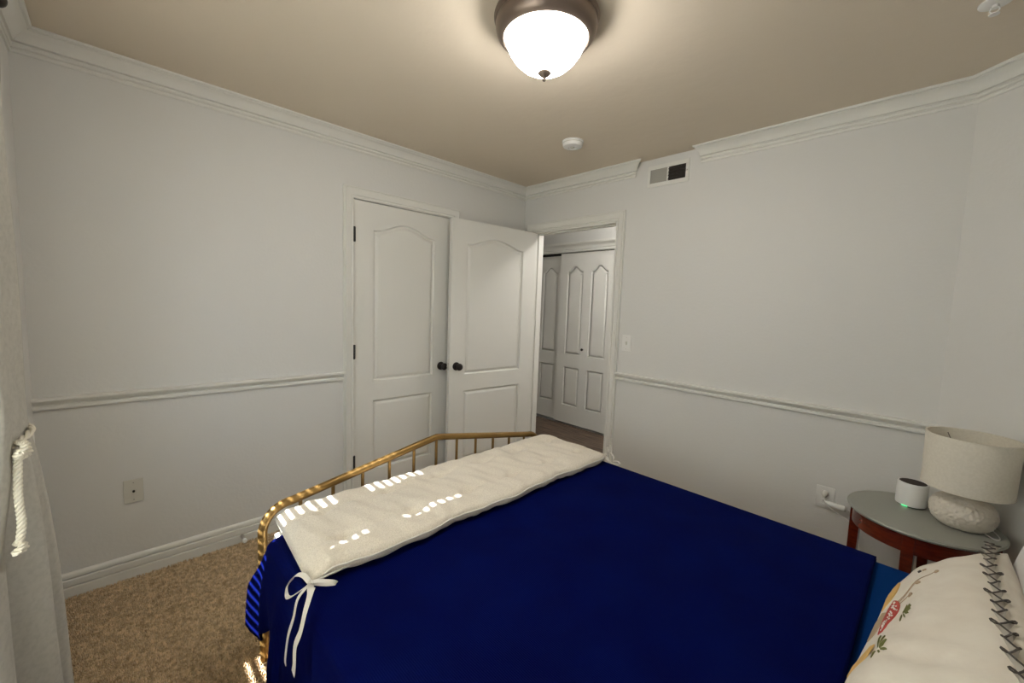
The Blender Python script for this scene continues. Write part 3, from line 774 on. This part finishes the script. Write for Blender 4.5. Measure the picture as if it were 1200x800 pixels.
b = bmesh.new(); bmesh.ops.create_uvsphere(b, u_segments=14, v_segments=9, radius=.010, matrix=Matrix.Translation(K - cu.location) @ Matrix.Diagonal((1.2, .8, .8, 1))); obj('knot', b, 'linen_plain', cu, smooth=True)
# far corner bow
K = Vector((1.455, -.768, .606))
tie([(1.425, -.81, .596), K], .012, (0, 0, 1))
for P_ in ([(0, 0, 0), (.005, .006, .030), (.018, .008, .056), (.032, .006, .03), (.004, 0, .002)],
           [(0, 0, 0), (.030, .002, .018), (.052, -.002, -.004), (.036, -.008, -.026), (0, 0, 0)],
           [(0, 0, 0), (.014, -.010, -.018), (.045, -.010, -.030), (.078, -.008, -.028), (.092, -.004, -.022), (.078, -.002, -.014), (.05, -.004, -.020)],
           [(0, 0, 0), (-.004, .004, .024), (.002, .004, .044), (.014, .002, .024), (0, 0, 0)]):
    tie([K + Vector(p) for p in P_], .009, (.2, 1, .2))
b = bmesh.new(); bmesh.ops.create_uvsphere(b, u_segments=14, v_segments=9, radius=.009, matrix=Matrix.Translation(K - cu.location)); obj('knot', b, 'linen_plain', cu, smooth=True)

# ------------------------------------------------------------------ pillows
def pillow_surface(LF, LN, HF, HN, T_, seed):
    """soft pillow between four corners: low-far, low-near, head-far, head-near"""
    LF, LN, HF, HN = map(Vector, (LF, LN, HF, HN))
    U = (LN - LF + HN - HF).normalized(); V = (HF - LF + HN - LN); V = (V - U * V.dot(U)).normalized(); N = U.cross(V).normalized()
    def S(u, v, sgn=1, off=0):
        e = (max(0, 1 - abs(u) ** 3) ** .5) * (max(0, 1 - abs(v) ** 2.6) ** .5)
        x = u * (1 - .04 * (1 - v * v)); y = v * (1 - .05 * (1 - u * u))
        a, c = (x + 1) / 2, (y + 1) / 2
        p = LF * (1 - a) * (1 - c) + LN * a * (1 - c) + HF * (1 - a) * c + HN * a * c
        wr = .004 * sin(5 * u + 4 * v + seed) * e + .003 * sin(11 * v - 6 * u + seed * 2) * e * e
        for k, (uc, wd, am) in enumerate(((.40, .035, -.011), (.53, .04, .007), (.66, .03, -.010), (.22, .04, -.007), (.80, .03, -.007))):
            wr += am * math.exp(-((u - uc - .35 * (v + .2)) / wd) ** 2) * e * math.exp(-((v - .1) / .6) ** 2)
        return p + N * (sgn * (T_ / 2 * e + wr) + off)
    return S, N, U, V
def make_pillow(name, S, m, label):
    n_ = 56; bm = bmesh.new(); G = {}; c = S(0, 0, -1)
    root = empty(name, c, label=label, cat='pillow')
    for sgn in (1, -1):
        for i in range(n_ + 1):
            for k in range(n_ + 1):
                if sgn < 0 and (i in (0, n_) or k in (0, n_)): G[(sgn, i, k)] = G[(1, i, k)]; continue
                u = sin(pi / 2 * (-1 + 2 * i / n_)); v = sin(pi / 2 * (-1 + 2 * k / n_))
                G[(sgn, i, k)] = bm.verts.new(S(u, v, sgn) - c)
    for sgn in (1, -1):
        for i in range(n_):
            for k in range(n_):
                q = [G[(sgn, i, k)], G[(sgn, i + 1, k)], G[(sgn, i + 1, k + 1)], G[(sgn, i, k + 1)]]
                bm.faces.new(q if sgn > 0 else q[::-1])
    obj('cover', bm, m, root, smooth=True, angle=80)
    return root, c
# decorative pillow: U runs towards the camera side (-y), V climbs towards the head
S1, N1, U, V = pillow_surface((2.685, -.93, .605), (2.56, -1.98, .605), (2.850, -.975, .790), (2.848, -1.78, .862), .15, .3)
SG = 1
pw, pc0 = make_pillow('pillow', S1, 'pillow', 'cream decorative pillow with embroidered mushrooms and a dark-edged ruffle')
def pt(u, v, off=.0012): return S1(u * SG, v, 1, off) - pc0
def patch(poly, m, name='embroidery', off=.0020, label=None):
    """thin stitched shape: poly in (u,v); filled fan about its centre with two rings"""
    cx = sum(p[0] for p in poly) / len(poly); cy = sum(p[1] for p in poly) / len(poly); b = bmesh.new()
    rs = []
    for f, oo in ((1, 0), (.95, off), (.82, off), (.70, off), (.58, off), (.46, off), (.34, off), (.22, off), (.10, off), (.01, off)):
        rs.append([pt(cx + (x - cx) * f, cy + (y - cy) * f, oo) for x, y in poly])
    vs = loft(b, rs, True, False); b.faces.new(vs[-1])
    o = obj(name, b, m, pw, smooth=True, angle=80)
    if label: o['label'] = label
    return o
def stitch(pts, m, r=.0012, name='embroidery'):
    b = bmesh.new(); tube(b, [pt(u, v, .0012) for u, v in [(p.x, p.y) for p in smooth_path([(a, c, 0) for a, c in pts], 6)]], r, 5); return obj(name, b, m, pw, smooth=True)
def ell(cx, cy, a, c, rot=0, n=18):
    return [(cx + a * cos(t) * cos(rot) - c * sin(t) * sin(rot), cy + a * cos(t) * sin(rot) + c * sin(t) * cos(rot)) for t in [2 * pi * k / n for k in range(n)]]
# the printed / stitched mushrooms along the lower edge
MU = dict(cap=(-.08, -.70))
def capshape(cx, cy, w, h, rot=0):
    P = []
    for k in range(13): a = pi * k / 12; P.append((w * cos(a), h * sin(a)))
    P += [(-w * .5, -h * .14), (0, -h * .2), (w * .5, -h * .14)]
    return [(cx + x * cos(rot) - y * sin(rot), cy + x * sin(rot) + y * cos(rot)) for x, y in P]
DV = .36
def sh_(P, du=0, dv=DV): return [(x + du, y + dv) for x, y in P]
patch(sh_([(-.02, -1.12), (.14, -1.13), (.15, -.95), (.10, -.83), (-.01, -.83), (-.05, -.95)], -.07), 'tan_t', 'mushroom_stem', label='pale tan mushroom stem')
patch(capshape(-.03, -.46, .20, .17), 'red', 'mushroom_cap', label='red mushroom cap with white dots')
for k in range(44):
    a = rng.uniform(-.165, .165); c = rng.uniform(.01, .15) * (1 - abs(a) / .19) + .008
    patch(ell(-.03 + a, -.44 + c, .0075, .010, 0, 8), 'white_t', 'mushroom_dot', off=.0032)
patch(capshape(-.36, -.64, .20, .15, -.05), 'ochre', 'mushroom_cap', label='ochre yellow mushroom cap')
patch([(-.42, -.90), (-.33, -.90), (-.31, -.66), (-.40, -.66)], 'tan_t', 'mushroom_stem')
patch([(.29, -.80), (.38, -.78), (.37, -.46), (.29, -.40), (.24, -.52)], 'ochre', 'mushroom_cap', label='small ochre mushroom cap')
for (u0, v0, n_) in ((.03, -.20, 7), (.36, -.36, 6)):
    for k in range(n_):
        a = -1.3 + 2.6 * k / (n_ - 1) + pi / 2
        patch(ell(u0 + .06 * cos(a), v0 + .11 * sin(a), .050, .008, a, 10), 'olive', 'leaf')
for (a, c, d, e) in ((-.15, -.45, -.52, .10), (-.12, -.42, -.36, -.12), (-.10, -.40, -.22, -.20)):
    stitch([(a, c), ((a + d) / 2 - .02, (c + e) / 2), (d, e)], 'tan_t', .0007, 'stalk')
    patch(capshape(d, e, .024, .07, -.2), 'tan_t', 'seed_head')
patch(ell(-.56, -.16, .020, .028, .4, 8), 'grey_t', 'bee'); patch(ell(-.59, -.10, .012, .03, .6, 8), 'tan_t', 'bee_wing')
# ruffle along the head edge and the near edge
def ruffle(path_fn, L, waves, wdt):
    b = bmesh.new(); n_ = int(waves * 16); rin, rout = [], []
    for k in range(n_ + 1):
        t = k / n_; p, outv, nv_ = path_fn(t); a = 2 * pi * waves * t; jit = 1 + .35 * sin(a * .37 + 1)
        tang = (path_fn(min(1, t + .01))[0] - path_fn(max(0, t - .01))[0]).normalized()
        rin.append([p + nv_ * (.002 * sin(a)), p + nv_ * (.002 * sin(a) + .0012)])
        e = p + outv * wdt + nv_ * (.014 * sin(a) * jit + .004) + tang * (.010 * sin(2 * a + .4) * jit)
        rout.append(e)
    rows = []
    for k in range(n_ + 1):
        a = rin[k][0]; c = rout[k]; rows.append([a, a.lerp(c, .35), a.lerp(c, .7), c])
    loft(b, rows, False, False)
    o = obj('ruffle', b, 'ruffle', pw, smooth=True, angle=80)
    b = bmesh.new(); tube(b, rout, .0016, 6); obj('ruffle_edge', b, 'grey_t', o, smooth=True)
ruffle(lambda t: (pt(-.95 + 1.86 * t, .88 - .02 * t, .001), (V * .55 + N1 * .6), (N1 * .6 - V * .7)), .6, 15, .027)
ruffle(lambda t: (pt(.93, .84 - .9 * t, .001), (U * .55 + N1 * .6), (N1 * .6 - U * .7)), .4, 8, .020)

S2 = pillow_surface((2.865, -.885, .60), (2.865, -1.66, .60), (2.955, -.890, 1.05), (2.975, -1.66, 1.03), .105, 1.7)[0]
p2, _ = make_pillow('pillow', S2, 'white_cotton', 'plain white pillow leaning behind the embroidered pillow')
S3 = pillow_surface((2.76, -1.80, .60), (2.74, -2.29, .60), (3.00, -1.80, .90), (3.00, -2.29, .90), .14, 2.9)[0]
p3, _ = make_pillow('pillow', S3, 'white_cotton', 'plain white pillow at the head of the bed nearest the window')

# ------------------------------------------------------------------ nightstand
NX, NY, NR, NZ_ = 2.688, -.306, .238, .600
ns = empty('nightstand', (NX, NY, 0), label='round nightstand with grey-green painted top and dark cherry wood legs', cat='nightstand')
obj('table_top', lathe(bmesh.new(), [(.001, NZ_ - .016), (NR - .006, NZ_ - .016), (NR, NZ_ - .011), (NR + .001, NZ_ - .006), (NR - .003, NZ_ - .001), (NR - .008, NZ_), (.001, NZ_)], n=96), 'greytop', ns, smooth=True, angle=30)
b = bmesh.new(); rings = []
ra, rb, z0, z1 = NR - .022, NR - .038, NZ_ - .088, NZ_ - .016
for k in range(64):
    a = 2 * pi * k / 64; rings.append([(ra * cos(a), ra * sin(a), z0), (ra * cos(a), ra * sin(a), z1), (rb * cos(a), rb * sin(a), z1), (rb * cos(a), rb * sin(a), z0)])
rings.append(rings[0]); loft(b, rings, True, False); bmesh.ops.remove_doubles(b, verts=b.verts, dist=1e-5)
obj('apron', b, 'cherry', ns, smooth=True, angle=30)
for k in range(4):
    a = radians(-97 + 90 * k); bm = bmesh.new(); rings = []
    er = Vector((cos(a), sin(a), 0)); et = Vector((-sin(a), cos(a), 0))
    for z, s_ in ((0, .012), (.05, .013), (NZ_ - .10, .0185), (NZ_ - .016, .0185)):
        c = er * (NR - .032 + .004 * (z < .1)); rings.append([c + er * s_ * i_ + et * s_ * j_ + Vector((0, 0, z)) for i_, j_ in ((-1, -1), (1, -1), (1, 1), (-1, 1))])
    loft(bm, rings); bmesh.ops.bevel(bm, geom=list(bm.edges), offset=.002, segments=1, affect='EDGES'); obj('leg', bm, 'cherry', ns)

# table lamp
TX, TY_ = 2.800, -.292
tl = empty('table_lamp', (TX, TY_, NZ_), label='squat pebbled cream ceramic lamp with a wide linen drum shade', cat='table lamp')
b = bmesh.new(); prof = [(.055, 0), (.068, .004), (.084, .020), (.093, .042), (.096, .060), (.092, .082), (.080, .102), (.060, .116), (.035, .124), (.018, .127)]
n_ = 150; rings = []; prof2 = []
for (r0, h0), (r1, h1) in zip(prof, prof[1:]):
    for k in range(5): prof2.append((r0 + (r1 - r0) * k / 5, h0 + (h1 - h0) * k / 5))
prof2.append(prof[-1]); rg = random.Random(9)
blobs = []
for ri, (r_, h_) in enumerate(prof2):
    ring = []
    for k in range(n_):
        a = 2 * pi * k / n_
        s_ = sin(k * 2 * pi / 5.0 + ri * 1.9 + 1.1 * sin(ri * 1.3 + k * .21)) * sin(ri * 2 * pi / 4.2 + .9 * sin(k * .33))
        rr = r_ + .0030 * s_ * (0 if ri in (0, len(prof2) - 1) else 1); ring.append((rr * cos(a), rr * sin(a), h_ + .001))
    rings.append(ring)
loft(b, rings); obj('base', b, 'ceramic', tl, smooth=True, angle=80)
obj('neck', lathe(bmesh.new(), [(.014, .124), (.014, .150), (.010, .152), (.010, .19), (.017, .19), (.017, .235), (.003, .24)], n=20), 'pewter', tl, smooth=True, angle=30)
b = bmesh.new(); zb, zt = .156, .362; rb_, rt_ = .128, .131
loft(b, [[(r_ * cos(2 * pi * k / 80), r_ * sin(2 * pi * k / 80), z) for k in range(80)] for r_, z in ((rb_, zb), (rb_ * .5 + rt_ * .5, (zb + zt) / 2), (rt_, zt), (rt_ - .003, zt), (rb_ - .003, zb), (rb_, zb))], True, False)
bmesh.ops.remove_doubles(b, verts=b.verts, dist=1e-5)
sh = obj('lamp_shade', b, 'shade', tl, smooth=True, angle=40)
for z, r_ in ((zb, rb_), (zt, rt_)):
    obj('shade_trim', lathe(bmesh.new(), [(r_ - .004, z - .002), (r_ + .0015, z - .002), (r_ + .0015, z + .004), (r_ - .004, z + .004), (r_ - .004, z - .002)], n=80, cap=False), 'shade', sh, smooth=True, angle=30)
b = bmesh.new()
for k in range(3): a = 2 * pi * k / 3; tube(b, [(.016 * cos(a), .016 * sin(a), .225), (.128 * cos(a), .128 * sin(a), .345)], .0015, 6)
obj('shade_spider', b, 'pewter', tl)
b = bmesh.new(); lathe(b, [(.013, .236), (.016, .25), (.029, .28), (.029, .295), (.018, .315), (.001, .32)], n=24); obj('bulb', b, 'white_plastic', tl, smooth=True)
q = smooth_path([(.06, -.03, .006), (.085, -.06, .003), (.10, -.04, .003), (.09, .02, .003), (.06, .10, .003), (.045, .17, .003)], 8)
obj('cord', tube(bmesh.new(), q, .0022, 7), 'white_plastic', tl, smooth=True)
# smart speaker
ss = empty('smart_speaker', (2.653, -.200, NZ_), label='small white cylindrical speaker with dark top on the nightstand', cat='speaker')
obj('body', lathe(bmesh.new(), [(.046, .003), (.0505, .006), (.0515, .012), (.0515, .098), (.0495, .103), (.046, .104), (.044, .101), (.001, .101)], n=60), 'white_plastic', ss, smooth=True, angle=30)
obj('grille', lathe(bmesh.new(), [(.001, .1005), (.0445, .1005), (.0445, .1025), (.001, .1030)], n=60), 'fabric_dark', ss, smooth=True, angle=30)
obj('base', lathe(bmesh.new(), [(.001, 0), (.044, 0), (.047, .003), (.047, .005), (.001, .005)], n=48), 'dark', ss)
b = bmesh.new()
for k in range(5):
    a = radians(-122 + k * 5); b2 = Vector((.0505 * cos(a), .0505 * sin(a), .0042))
    bmesh.ops.create_cube(b, size=.004, matrix=Matrix.Translation(b2) @ Matrix.Diagonal((1, 1, .6, 1)))
o = obj('status_light', b, 'green_led', ss); o['label'] = 'small green status light'
